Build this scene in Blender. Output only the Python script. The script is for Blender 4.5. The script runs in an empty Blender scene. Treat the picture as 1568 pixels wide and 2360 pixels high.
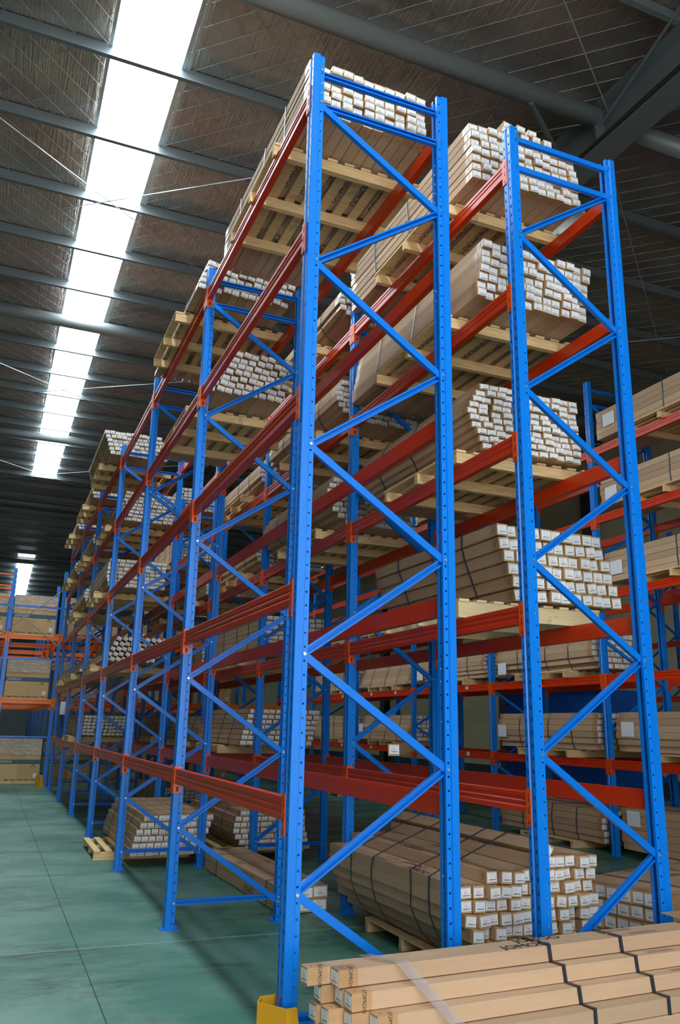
import bpy, math, random
from mathutils import Matrix, Vector, Euler

# ------------------------------------------------------------------ camera
sc = bpy.context.scene
F_PX = 1869.7
CAM = Vector((-1.5317, -4.1506, 1.5748))
YAW, PITCH, ROLL = .3928, .2593, .0200
cd = bpy.data.cameras.new('camera')
cam = bpy.data.objects.new('camera', cd)
sc.collection.objects.link(cam)
fwd = Vector((math.sin(YAW)*math.cos(PITCH), math.cos(YAW)*math.cos(PITCH), math.sin(PITCH)))
rt = Vector((math.cos(YAW), -math.sin(YAW), 0))
up = rt.cross(fwd)
rt2 = rt*math.cos(ROLL) + up*math.sin(ROLL)
up2 = -rt*math.sin(ROLL) + up*math.cos(ROLL)
M = Matrix((rt2, up2, -fwd)).transposed().to_4x4()
M.translation = CAM
cam.matrix_world = M
cd.sensor_fit = 'VERTICAL'
cd.sensor_height = 36
cd.sensor_width = 24
cd.lens = F_PX*36/2360
cd.clip_end = 300
sc.camera = cam

# ------------------------------------------------------------------ world, light, exposure
world = bpy.data.worlds.new('daylight')
sc.world = world
world.use_nodes = True
bgn = world.node_tree.nodes['Background']
bgn.inputs[0].default_value = (.95, .975, 1.0, 1)
bgn.inputs[1].default_value = 4.8
SKYLIGHT_STRENGTH = 19.0
sc.view_settings.view_transform = 'Standard'
sc.view_settings.look = 'None'
sc.view_settings.gamma = 1
sc.view_settings.use_curve_mapping = False
sc.view_settings.exposure = 0.3
sc.cycles.max_bounces = 7
sc.cycles.diffuse_bounces = 5
sc.cycles.transparent_max_bounces = 24
sc.cycles.sample_clamp_indirect = 6

COL = sc.collection
R = random.Random(7)

# ------------------------------------------------------------------ materials
def mat(name, color=(.5, .5, .5), rough=.5, metal=0., coat=0.):
    m = bpy.data.materials.new(name)
    m.use_nodes = True
    b = m.node_tree.nodes['Principled BSDF']
    b.inputs['Base Color'].default_value = (*color, 1)
    b.inputs['Roughness'].default_value = rough
    b.inputs['Metallic'].default_value = metal
    b.inputs['Coat Weight'].default_value = coat*.5
    b.inputs['Coat Roughness'].default_value = .12
    return m

class NT:
    def __init__(s, m):
        s.t = m.node_tree; s.b = s.t.nodes['Principled BSDF']
    def n(s, typ, **k):
        x = s.t.nodes.new(typ)
        for a, v in k.items(): setattr(x, a, v)
        return x
    def l(s, a, b): s.t.links.new(a, b)
    def coord(s, which='Object'):
        return s.n('ShaderNodeTexCoord').outputs[which]
    def math(s, op, a, b=None, clamp=False):
        x = s.n('ShaderNodeMath', operation=op); x.use_clamp = clamp
        for i, v in enumerate((a, b)):
            if v is None: continue
            if isinstance(v, (int, float)): x.inputs[i].default_value = v
            else: s.l(v, x.inputs[i])
        return x.outputs[0]
    def sep(s, v):
        x = s.n('ShaderNodeSeparateXYZ'); s.l(v, x.inputs[0]); return x.outputs
    def noise(s, v, scale, detail=3, rough=.5):
        x = s.n('ShaderNodeTexNoise'); x.inputs['Scale'].default_value = scale
        x.inputs['Detail'].default_value = detail; x.inputs['Roughness'].default_value = rough
        if v is not None: s.l(v, x.inputs['Vector'])
        return x.outputs['Fac']
    def mapping(s, v, scale=(1, 1, 1), rot=(0, 0, 0)):
        x = s.n('ShaderNodeMapping'); x.inputs['Scale'].default_value = scale
        x.inputs['Rotation'].default_value = rot; s.l(v, x.inputs[0]); return x.outputs[0]
    def ramp(s, f, stops):
        x = s.n('ShaderNodeValToRGB'); s.l(f, x.inputs[0])
        e = x.color_ramp.elements
        while len(e) < len(stops): e.new(.5)
        for i, (p, c) in enumerate(stops):
            e[i].position = p; e[i].color = (*c, 1) if len(c) == 3 else c
        return x.outputs[0]
    def mix(s, f, a, b, mode='MIX'):
        x = s.n('ShaderNodeMix', data_type='RGBA', blend_type=mode)
        if isinstance(f, (int, float)): x.inputs[0].default_value = f
        else: s.l(f, x.inputs[0])
        for i, v in ((6, a), (7, b)):
            if isinstance(v, tuple): x.inputs[i].default_value = (*v, 1)
            else: s.l(v, x.inputs[i])
        return x.outputs[2]
    def bump(s, h, strength=.3, dist=.01):
        x = s.n('ShaderNodeBump'); x.inputs['Strength'].default_value = strength
        x.inputs['Distance'].default_value = dist; s.l(h, x.inputs['Height'])
        s.l(x.outputs[0], s.b.inputs['Normal'])
    def between(s, v, a, b):
        return s.math('MULTIPLY', s.math('GREATER_THAN', v, a), s.math('LESS_THAN', v, b))

BLUE = (.002, .185, .70)
def paint(name, col, rough=.34):
    m = mat(name, col, rough, 0, .25); t = NT(m); t.b.inputs['Specular IOR Level'].default_value = .32
    f = t.noise(t.coord(), 6, 4)
    c = t.mix(t.math('MULTIPLY', f, .35), col, tuple(x*.72 for x in col))
    t.l(c, t.b.inputs['Base Color'])
    return m
m_blue = paint('blue_paint', BLUE)
m_bluebrace = paint('blue_brace_paint', (.002, .170, .68))
m_red = paint('orange_red_paint', (.62, .034, .002), .30)
m_conn = paint('orange_connector_paint', (.80, .085, .005), .32)
m_orange = paint('bright_orange_paint', (.95, .17, .008), .38)
m_yellow = paint('yellow_guard_paint', (.62, .31, .012), .5)
m_steelblue = paint('deep_blue_cabinet_paint', (.01, .13, .62), .45)

def holes(name, slot):
    """blue paint pierced by the row of round holes or teardrop slots (object z is height, x depth, y width)"""
    m = mat(name, BLUE, .34, 0, .25); t = NT(m); t.b.inputs['Specular IOR Level'].default_value = .32
    o = t.sep(t.coord())
    zz = t.math('SUBTRACT', t.math('PINGPONG', t.math('ADD', o[2], .0325 if not slot else .01), .0375), 0)
    if slot:
        dy = t.math('ABSOLUTE', t.math('SUBTRACT', t.math('ABSOLUTE', t.math('SUBTRACT', o[1], .05)), .029))
        msk = t.math('MULTIPLY', t.math('LESS_THAN', dy, .0055), t.math('LESS_THAN', zz, .012))
    else:
        dx = t.math('SUBTRACT', o[0], .062)
        d2 = t.math('ADD', t.math('MULTIPLY', dx, dx), t.math('MULTIPLY', zz, zz))
        msk = t.math('LESS_THAN', d2, .0062**2)
    t.l(t.math('SUBTRACT', 1, msk), t.b.inputs['Alpha'])
    return m
m_flange = holes('blue_paint_round_holes', False)
m_slot = holes('blue_paint_slots', True)
m_bolt = mat('zinc_bolt', (.62, .62, .55), .3, .9)
m_dark = mat('dark_slot', (.01, .015, .05), .6)

def cardboard(name, col):
    m = mat(name, col, .8); t = NT(m)
    oi = t.n('ShaderNodeObjectInfo')
    v = t.math('ADD', t.math('MULTIPLY', oi.outputs['Random'], .30), .80)
    f = t.noise(t.mapping(t.coord(), (14, 1.2, 14)), 3, 4)
    v2 = t.math('MULTIPLY', v, t.math('ADD', t.math('MULTIPLY', f, .22), .90))
    x = t.n('ShaderNodeMix', data_type='RGBA', blend_type='MULTIPLY'); x.inputs[0].default_value = 1
    x.inputs[6].default_value = (*col, 1)
    cm = t.n('ShaderNodeCombineColor')
    for i in range(3): t.l(v2, cm.inputs[i])
    t.l(cm.outputs[0], x.inputs[7])
    t.l(x.outputs[2], t.b.inputs['Base Color'])
    return m
CARD = (.51, .335, .205)
m_card = cardboard('brown_cardboard', CARD)
m_tape = cardboard('taped_cardboard', (.46, .265, .13)); m_tape.node_tree.nodes['Principled BSDF'].inputs['Roughness'].default_value = .3
m_cardend = cardboard('cardboard_flap', (.46, .31, .16))
m_yellowcard = cardboard('yellowish_carton', (.58, .38, .18))

def wood(name, col, dark):
    m = mat(name, col, .75); t = NT(m)
    oi = t.n('ShaderNodeObjectInfo')
    add = t.n('ShaderNodeVectorMath', operation='ADD')
    t.l(t.coord(), add.inputs[0])
    cm = t.n('ShaderNodeCombineXYZ'); t.l(t.math('MULTIPLY', oi.outputs['Random'], 30), cm.inputs[0])
    t.l(cm.outputs[0], add.inputs[1])
    f = t.noise(t.mapping(add.outputs[0], (2.2, 24, 24)), 2.2, 5, .6)
    g = t.noise(add.outputs[0], 5, 3)
    c = t.ramp(f, [(.3, dark), (.62, col)])
    c2 = t.mix(t.math('MULTIPLY', t.math('GREATER_THAN', g, .64), .35), c, tuple(x*.45 for x in dark))
    c3 = t.mix(t.math('MULTIPLY', oi.outputs['Random'], .45), c2, tuple(x*.75 for x in dark))
    t.l(c3, t.b.inputs['Base Color'])
    return m
m_wood = wood('pallet_timber', (.86, .61, .30), (.60, .39, .18))
m_newwood = wood('fresh_pallet_timber', (.80, .66, .38), (.68, .52, .27))

def label_mat():
    m = mat('white_paper_label', (.78, .80, .82), .45); t = NT(m)
    o = t.sep(t.coord())   # label local: x across, z up, metres
    oi = t.n('ShaderNodeObjectInfo')
    ln = t.math('LESS_THAN', t.math('FRACT', t.math('MULTIPLY', o[2], 160)), .38)
    txt = t.math('GREATER_THAN', t.noise(t.mapping(t.coord(), (1, 1, .4)), 330, 1), .52)
    body = t.math('MULTIPLY', t.math('MULTIPLY', ln, txt), t.between(o[0], -.028, .020))
    bar = t.math('MULTIPLY', t.between(o[2], -.019, -.0125), t.between(o[0], -.024, .016))
    bar = t.math('MULTIPLY', bar, t.math('GREATER_THAN', t.noise(t.mapping(t.coord(), (1, 1, 0)), 700, 0), .42))
    sq = t.math('MULTIPLY', t.between(o[2], -.020, -.012), t.between(o[0], .020, .028))
    col = t.math('MAXIMUM', t.math('MULTIPLY', body, .45), t.math('MAXIMUM', bar, sq))
    base = t.mix(col, (.78, .80, .82), (.10, .10, .12))
    red = t.math('MULTIPLY', t.between(t.math('ADD', t.math('MULTIPLY', o[0], o[0]), t.math('MULTIPLY', t.math('MULTIPLY', o[2], o[2]), 2)), .00003, .00011),
                 t.math('GREATER_THAN', oi.outputs['Random'], .45))
    base = t.mix(t.math('MULTIPLY', red, .5), base, (.70, .10, .12))
    t.l(base, t.b.inputs['Base Color'])
    return m
m_label = label_mat()
m_white = mat('white_paper', (.74, .76, .80), .6)
m_ink = mat('black_print', (.035, .03, .03), .6)
m_navy = mat('navy_print', (.03, .10, .16), .5)
m_yelprint = mat('yellow_print', (.80, .60, .04), .5)
m_strap = mat('black_strap', (.03, .035, .045), .35)
m_steel = mat('grey_steel', (.15, .175, .185), .42, .35)
m_tube = mat('grey_tube_steel', (.19, .21, .21), .45, .2)
m_rod = mat('galvanised_rod', (.5, .52, .52), .35, .6)
m_wire = mat('thin_wire', (.42, .44, .42), .5, .3)
m_cable = mat('black_cable', (.008, .008, .009), .5)
m_lamp = mat('white_lamp_enamel', (.85, .87, .88), .3)
m_grid = mat('lamp_collar', (.15, .15, .15), .5)

def film():
    m = mat('stretch_film', (.9, .92, .95), .12); t = NT(m)
    f = t.noise(t.mapping(t.coord(), (2, 1, 14)), 2.4, 6, .7)
    t.l(t.ramp(f, [(.42, (.10,)*3), (.60, (.62,)*3)]), t.b.inputs['Alpha'])
    t.bump(f, .9, .05)
    return m
m_film = film()
m_clear = mat('clear_tape', (.42, .38, .40), .12); m_clear.node_tree.nodes['Principled BSDF'].inputs['Alpha'].default_value = .42

def floor_mat():
    m = mat('green_epoxy_floor', (.08, .20, .155), .3); t = NT(m)
    c = t.coord()
    big = t.noise(c, .7, 5, .6)
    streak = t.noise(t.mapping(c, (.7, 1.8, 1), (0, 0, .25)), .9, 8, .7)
    fine = t.noise(c, 26, 4, .7)
    a = t.mix(t.ramp(big, [(.42, (0,)*3), (.58, (1,)*3)]), (.050, .175, .120), (.125, .255, .200))
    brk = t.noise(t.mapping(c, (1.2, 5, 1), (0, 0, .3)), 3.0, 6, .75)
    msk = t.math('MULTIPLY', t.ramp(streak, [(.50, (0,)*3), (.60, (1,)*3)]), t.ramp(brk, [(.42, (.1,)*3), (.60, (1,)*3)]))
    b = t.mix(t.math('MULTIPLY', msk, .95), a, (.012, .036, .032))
    pale = t.noise(t.mapping(c, (1.2, .5, 1)), 1.1, 6, .7)
    b = t.mix(t.ramp(pale, [(.56, (0,)*3), (.68, (.55,)*3)]), b, (.22, .31, .27))
    b = t.mix(t.math('MULTIPLY', fine, .22), b, (.05, .10, .08))
    t.l(b, t.b.inputs['Base Color'])
    t.l(t.math('ADD', t.math('MULTIPLY', streak, .4), .25), t.b.inputs['Roughness'])
    t.b.inputs['Specular IOR Level'].default_value = .3
    return m
m_floor = floor_mat()

def foil_mat():
    m = mat('foil_insulation', (.20, .175, .155), .30, .85); t = NT(m)
    c = t.coord()
    ribs = t.noise(t.mapping(c, (1, .012, 1)), 30, 3, .7)
    crease = t.noise(c, 1.4, 4, .6)
    cl = t.mix(crease, (.26, .235, .215), (.72, .66, .58))
    tint = t.noise(c, .55, 2)
    cl = t.mix(t.ramp(tint, [(.45, (0,)*3), (.7, (.55,)*3)]), cl, (.50, .30, .25))
    t.l(cl, t.b.inputs['Base Color'])
    h = t.math('ADD', ribs, t.math('MULTIPLY', crease, 2.0))
    t.bump(h, .6, .03)
    return m
m_foil = foil_mat()

def skylight_mat():
    m = mat('skylight_panel', (.9, .95, 1), .5)
    b = m.node_tree.nodes['Principled BSDF']
    b.inputs['Emission Color'].default_value = (.80, .93, 1, 1)
    b.inputs['Emission Strength'].default_value = SKYLIGHT_STRENGTH
    return m
m_sky = skylight_mat()
def wall_mat(name, col):
    m = mat(name, col, .8); t = NT(m)
    f = t.noise(t.mapping(t.coord(), (2.5, 2.5, .5)), 1.5, 4)
    t.l(t.mix(t.math('MULTIPLY', f, .35), col, tuple(x*.7 for x in col)), t.b.inputs['Base Color'])
    return m
m_wall = wall_mat('beige_wall', (.46, .40, .25))
m_wallgrey = wall_mat('grey_cladding', (.22, .25, .27))
m_column = mat('dark_column', (.025, .028, .034), .6)
m_joint = mat('floor_joint', (.02, .03, .025), .8)
m_scratch = mat('pale_floor_line', (.22, .32, .28), .6)

# ------------------------------------------------------------------ mesh helpers
class MB:
    def __init__(s): s.v = []; s.f = []; s.m = []
    def quad(s, pts, mi=0):
        b = len(s.v); s.v += [tuple(p) for p in pts]; s.f.append(tuple(range(b, b+len(pts)))); s.m.append(mi)
    def box(s, x0, x1, y0, y1, z0, z1, mi=0):
        b = len(s.v)
        s.v += [(x0,y0,z0),(x1,y0,z0),(x1,y1,z0),(x0,y1,z0),(x0,y0,z1),(x1,y0,z1),(x1,y1,z1),(x0,y1,z1)]
        for f in ((0,3,2,1),(4,5,6,7),(0,1,5,4),(1,2,6,5),(2,3,7,6),(3,0,4,7)):
            s.f.append(tuple(b+i for i in f)); s.m.append(mi)
    def prism(s, prof, frame, L, mi=0, mis=None):
        """closed 2-D profile swept along the frame's third axis. frame = origin, u, v, w vectors"""
        o, u, v, w = frame; n = len(prof); b = len(s.v)
        for k in (0, 1):
            for a, c in prof: s.v.append(tuple(o + u*a + v*c + w*(L*k)))
        for i in range(n):
            j = (i+1) % n
            s.f.append((b+i, b+j, b+n+j, b+n+i)); s.m.append(mis[i] if mis else mi)
        s.f.append(tuple(b+i for i in reversed(range(n)))); s.m.append(mi)
        s.f.append(tuple(b+n+i for i in range(n))); s.m.append(mi)
    def tube(s, p, q, r, n=8, mi=0):
        p = Vector(p); q = Vector(q); w = (q-p); L = w.length; w.normalize()
        u = w.orthogonal().normalized(); v = w.cross(u)
        s.prism([(r*math.cos(2*math.pi*i/n), r*math.sin(2*math.pi*i/n)) for i in range(n)], (p, u, v, w), L, mi)
    def path(s, pts, r, n=6, mi=0):
        for a, c in zip(pts, pts[1:]): s.tube(a, c, r, n, mi)
    def mesh(s, name, mats, smooth=False):
        me = bpy.data.meshes.new(name); me.from_pydata(s.v, [], s.f)
        for m in (mats if isinstance(mats, (list, tuple)) else [mats]): me.materials.append(m)
        me.polygons.foreach_set('material_index', s.m)
        if smooth: me.polygons.foreach_set('use_smooth', [True]*len(s.f))
        me.update(); return me
X, Y, Z = Vector((1,0,0)), Vector((0,1,0)), Vector((0,0,1))
O = Vector((0,0,0))

def link(name, me, parent=None, loc=(0,0,0), rot=(0,0,0)):
    o = bpy.data.objects.new(name, me); COL.objects.link(o)
    o.location = loc; o.rotation_euler = rot
    if parent: o.parent = parent
    return o
USED = {}
def tag(o, label, cat, group=None):
    if len(label.replace('-',' ').split()) > 16: print('LONG', label)
    assert label not in USED or group, label
    USED[label] = 1
    o['label'] = label; o['category'] = cat
    if group: o['group'] = group
    return o
def thing(name, label, cat, loc=(0,0,0), rotz=0, group=None):
    o = link(name, None, None, loc, (0, 0, rotz)); o.empty_display_size = .2
    return tag(o, label, cat, group)
def struct(name, me, **k):
    o = link(name, me, **k); o['kind'] = 'structure'; return o
def text_mesh(txt, size, mtl, extrude=.0):
    c = bpy.data.curves.new('lettering', 'FONT'); c.body = txt; c.size = size
    c.align_x = 'CENTER'; c.align_y = 'CENTER'; c.resolution_u = 2; c.extrude = extrude
    o = bpy.data.objects.new('lettering_source', c); COL.objects.link(o)
    bpy.context.view_layer.update()
    me = bpy.data.meshes.new_from_object(o.evaluated_get(bpy.context.evaluated_depsgraph_get()))
    bpy.data.objects.remove(o); me.materials.clear(); me.materials.append(mtl)
    return me
t_logo = text_mesh('JOMOO', .085, m_ink)
t_logo_s = text_mesh('JOMOO', .055, m_ink)
t_logo_w = text_mesh('JOMOO', .10, m_white)

ORD = ['first', 'second', 'third', 'fourth', 'fifth', 'sixth', 'seventh', 'eighth', 'ninth', 'tenth', 'eleventh', 'twelfth']
BAY = 2.8466
# ================================================================== STRUCTURE
b = MB(); b.box(-16, 16, -9, 62, -.2, 0); struct('floor', b.mesh('floor', m_floor))
# joints and scratches in the floor
fj = MB(); fj.box(-.752, -.746, -6, 40, 0, .0010); o = link('floor_joint', fj.mesh('floor_joint', m_joint), bpy.data.objects['floor'])
fj = MB(); fj.box(-12, 12, 2.49, 2.505, 0, .001); o = link('cross_joint', fj.mesh('cross_joint', m_scratch), bpy.data.objects['floor'])
fj = MB(); fj.box(-12, 12, 8.2, 8.215, 0, .001); link('cross_joint', fj.mesh('cross_joint', m_scratch), bpy.data.objects['floor'])

RIDGE = 27.5
SL = .045
def roofz(y): return 9.0 + SL*y if y <= RIDGE else 9.0 + SL*(2*RIDGE - y)
def sheet(name, x0, x1, y0, y1, m, dz=.21, th=.04):
    a = MB(); z0, z1 = roofz(y0)+dz, roofz(y1)+dz
    v = [(x0,y0,z0),(x1,y0,z0),(x1,y1,z1),(x0,y1,z1)]
    w = [(p[0],p[1],p[2]+th) for p in v]
    a.quad(list(reversed(v))); a.quad(w)
    for i in range(4): j = (i+1) % 4; a.quad([v[i], v[j], w[j], w[i]])
    return struct(name, a.mesh(name, m))
SX0, SX1 = -1.10, -.27
sheet('ceiling', -16, SX0, -8.4, RIDGE, m_foil); sheet('ceiling', SX1, 16, -8.4, RIDGE, m_foil)
sheet('ceiling', SX0, SX1, 26.2, RIDGE, m_foil)
sheet('ceiling', -16, 16, RIDGE, 40, m_foil)
sheet('ceiling', -16, SX0, 40, 62, m_foil); sheet('ceiling', SX1, 16, 40, 62, m_foil); sheet('ceiling', SX0, SX1, 52, 62, m_foil)
# skylight panels, one sheet between each pair of purlins
PY = [4.27 + 1.575*k for k in range(-8, 36)]
sk = link('skylight', None); sk['kind'] = 'structure'; sk.name = 'window_1'
for y0, y1 in zip(PY, PY[1:]):
    if y1 <= 26.5 or (40 <= y0 and y1 < 52.5):
        a = MB(); g = .0
        v = [(SX0,y0,roofz(y0)+.20),(SX1,y0,roofz(y0)+.20),(SX1,y1,roofz(y1)+.20),(SX0,y1,roofz(y1)+.20)]
        w = [(p[0],p[1],p[2]+.01) for p in v]
        a.quad(list(reversed(v))); a.quad(w)
        for i in range(4): j = (i+1) % 4; a.quad([v[i], v[j], w[j], w[i]])
        link('pane', a.mesh('pane', m_sky), sk)
for nm, xs in (('skylight_flashing', (SX1+.0, SX1+.05, SX1+.06, SX1+.10)), ('skylight_flashing', (SX0-.04, SX0, SX0, SX0))):
    a = MB()
    for x0, x1 in ((xs[0], xs[1]), (xs[2], xs[3])):
        if x1-x0 < .01: continue
        for y0, y1 in ((-6, 26.2), (40, 52)):
            zz = [roofz(y0)+.17, roofz(y1)+.17]
            a.quad([(x0,y0,zz[0]),(x1,y0,zz[0]),(x1,y1,zz[1]),(x0,y1,zz[1])]); a.quad([(x0,y0,zz[0]+.03),(x1,y0,zz[0]+.03),(x1,y1,zz[1]+.03),(x0,y1,zz[1]+.03)])
    link(nm, a.mesh(nm, m_rod), sk)
# purlins (Z sections)
pur = link('purlin_run', None); pur.name = 'trim_1'; pur['kind'] = 'structure'
zp = [(-.035,0),(.003,0),(.003,.197),(.04,.197),(.04,.2),(0,.2),(0,.003),(-.032,.003),(-.032,.018),(-.035,.018)]
zp = [(a*1.6, c) for a, c in zp]
a = MB(); a.prism(zp, (O, Y, Z, X), 30.0); purm = a.mesh('purlin', m_steel)
for y in PY: link('purlin', purm, pur, (-15, y, roofz(y)))
# diagonal wires carrying the foil
wr = MB()
for sgn in (1, -1):
    c = -16 if sgn == 1 else -40
    while c < (42 if sgn == 1 else 16):
        for y0, y1 in ((-6, RIDGE-.1),):
            p0 = (c - sgn*0 + (-sgn)*y0, y0); p1 = (c - sgn*y1, y1)
            (xa, ya), (xb, yb) = p0, p1
            lo, hi = -12., 12.
            ta, tb = 0., 1.
            dx = xb-xa
            t0, t1 = sorted(((lo-xa)/dx, (hi-xa)/dx))
            ta, tb = max(0, t0), min(1, t1)
            if tb > ta:
                A = (xa+dx*ta, ya+(yb-ya)*ta); B = (xa+dx*tb, ya+(yb-ya)*tb)
                wr.tube((A[0], A[1], roofz(A[1])+.195), (B[0], B[1], roofz(B[1])+.195), .0024, 3)
        c += .38
    if sgn == 1: pass
o = link('foil_support_wire', wr.mesh('foil_support_wire', m_wire), pur); o['kind'] = 'stuff'
# rafters (I sections, along Y), struts (tubes, along X) and bracing rods
def ibeam(w, h, t=.012, tf=.016):
    return [(-w/2,0),(w/2,0),(w/2,tf),(t/2,tf),(t/2,h-tf),(w/2,h-tf),(w/2,h),(-w/2,h),(-w/2,h-tf),(-t/2,h-tf),(-t/2,tf),(-w/2,tf)]
RX = (-6.2, 4.68, 15.2)
TY = (-5.6, 2.50, 11.70, 20.3, 29.6, 40, 50)
raf = link('rafter_run', None); raf.name = 'trim_2'; raf['kind'] = 'structure'
for x in RX:
    for y0, y1 in ((-6, RIDGE), (RIDGE, 61)):
        a = MB(); p = Vector((x, y0, roofz(y0)-.62)); q = Vector((x, y1, roofz(y1)-.62))
        a.prism(ibeam(.34, .62), (p, X, Z, (q-p).normalized()), (q-p).length)
        link('rafter', a.mesh('rafter', m_steel), raf)
    for y in TY:
        a = MB()
        a.box(x-.135, x+.135, y-.012, y+.012, roofz(y)-.60, roofz(y)-.01)
        link('stiffener_plate', a.mesh('stiffener_plate', m_steel), raf)
for y in TY:
    for x0, x1 in zip(RX, RX[1:]):
        a = MB(); zc = roofz(y)-.16
        a.tube((x0+.14, y, zc), (x1-.14, y, zc), .122, 16)
        link('strut_tube', a.mesh('strut_tube', m_tube, True), raf)
        for xx in (x0+.08, x1-.08):
            g = MB(); g.box(xx-.07, xx+.07, y-.006, y+.006, zc-.16, zc+.17)
            link('gusset_plate', g.mesh('gusset_plate', m_steel), raf)
for y0, y1 in zip(TY[1:], TY[2:4]):
    pass
for (ya, yb) in ((2.6, 11.6), (11.8, 20.2), (20.4, 29.5), (-5.5, 2.4)):
    for x0, x1 in zip(RX, RX[1:]):
        for s in (0, 1):
            a = MB(); P0 = (x0 if s else x1, ya, roofz(ya)-.1); P1 = (x1 if s else x0, yb, roofz(yb)-.12)
            a.tube(P0, P1, .009, 6); link('bracing_rod', a.mesh('bracing_rod', m_rod), raf)
# knee struts down from the tubes to the rafter and cables along it
a = MB(); a.tube((3.59, 2.5, 8.84), (4.53, 3.22, 8.95), .035, 8); link('knee_brace', a.mesh('knee_brace', m_steel), raf)
a = MB(); a.tube((4.3, .3, roofz(1)+.12), (4.62, 2.6, roofz(2.6)-.3), .018, 8); link('knee_brace', a.mesh('knee_brace', m_steel), raf)
for k in range(3):
    a = MB(); pts = []
    for i in range(40):
        y = -6 + i*.45
        pts.append((4.46 + .045*k, y, roofz(y)-.585 + .012*k + .008*math.sin(i*.9+k)))
    a.path(pts, .011 if k else .016, 6)
    tag(link('cable', a.mesh('cable', m_cable)), ['thick black cable running along the roof rafter', 'thin black cable lying against the web of the roof rafter', 'slack black cable beside the others on the roof rafter'][k], 'cable')
# walls
a = MB(); a.box(14.2, 14.4, -8.2, 62, 0, 9.9); struct('wall_right', a.mesh('wall_right', m_wall))
a = MB()
for bx in ((-15.2, -4.6, -8.3, -8.1, 0, 9.4), (2.6, 14.4, -8.3, -8.1, 0, 9.4), (-4.6, 2.6, -8.3, -8.1, 6.8, 9.4)): a.box(*bx)
struct('wall_front_light_block', a.mesh('wall_front_light_block', m_wallgrey))  # unseen front wall, added to narrow the daylight opening and darken the interior
a = MB(); a.box(-15.2, -15, -8.2, 62, 0, 9.9); struct('wall_left', a.mesh('wall_left', m_wallgrey))
a = MB(); a.box(-15, 14.2, 60, 60.2, 0, 9.2); struct('wall_back', a.mesh('wall_back', m_wallgrey))
a = MB(); a.box(14.12, 14.2, -6, 60, 0, .45); struct('baseboard_right', a.mesh('baseboard_right', m_column))
for k, y in enumerate((.6, 5.2, 9.7, 14.3, 18.9, 23.5, 28)):
    a = MB(); a.prism(ibeam(.42, .30), (Vector((13.9, y, 0)), Y, X, Z), 8.6); struct('wall_column', a.mesh('wall_column', m_column)).name = 'trim_%d' % (3+k)

# ================================================================== RACKS
H_R = 5.88
def post_profile():
    outer = [(.080,.034),(.080,.012),(.052,.012),(.046,.001),(.003,.001),(0,.005),(0,.036),(.010,.042),(.010,.058),(0,.064),(0,.095),(.003,.099),(.046,.099),(.052,.088),(.080,.088),(.080,.066)]
    t = .0025
    inner = [(.0775,.034),(.0775,.0145),(.0535,.0145),(.0475,.0035),(.0055,.0035),(.0025,.006),(.0025,.0345),(.0125,.0405),(.0125,.0595),(.0025,.0655),(.0025,.094),(.0055,.0965),(.0475,.0965),(.0535,.0855),(.0775,.0855),(.0775,.066)]
    prof = outer + inner[::-1]
    n = len(outer); mi = [0]*len(prof)
    def kind(i):   # material of the outer segment i -> i+1
        return {1: 1, 13: 1, 5: 2, 9: 2}.get(i, 0)
    for i in range(n-1): mi[i] = kind(i)
    for i in range(n-1): mi[2*n-2-i] = kind(i)
    return prof, mi
PP, PMI = post_profile()
def post_mesh(h, mirror, fine=True):
    a = MB(); p = [(-x if mirror else x, y) for x, y in PP]; mi = PMI[:]
    mm = [m_blue, m_flange, m_slot] if fine else [m_blue]*3
    a.prism(p, (O, X, Y, Z), h, 0, mi)
    me = a.mesh('post', mm)
    return me
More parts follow.
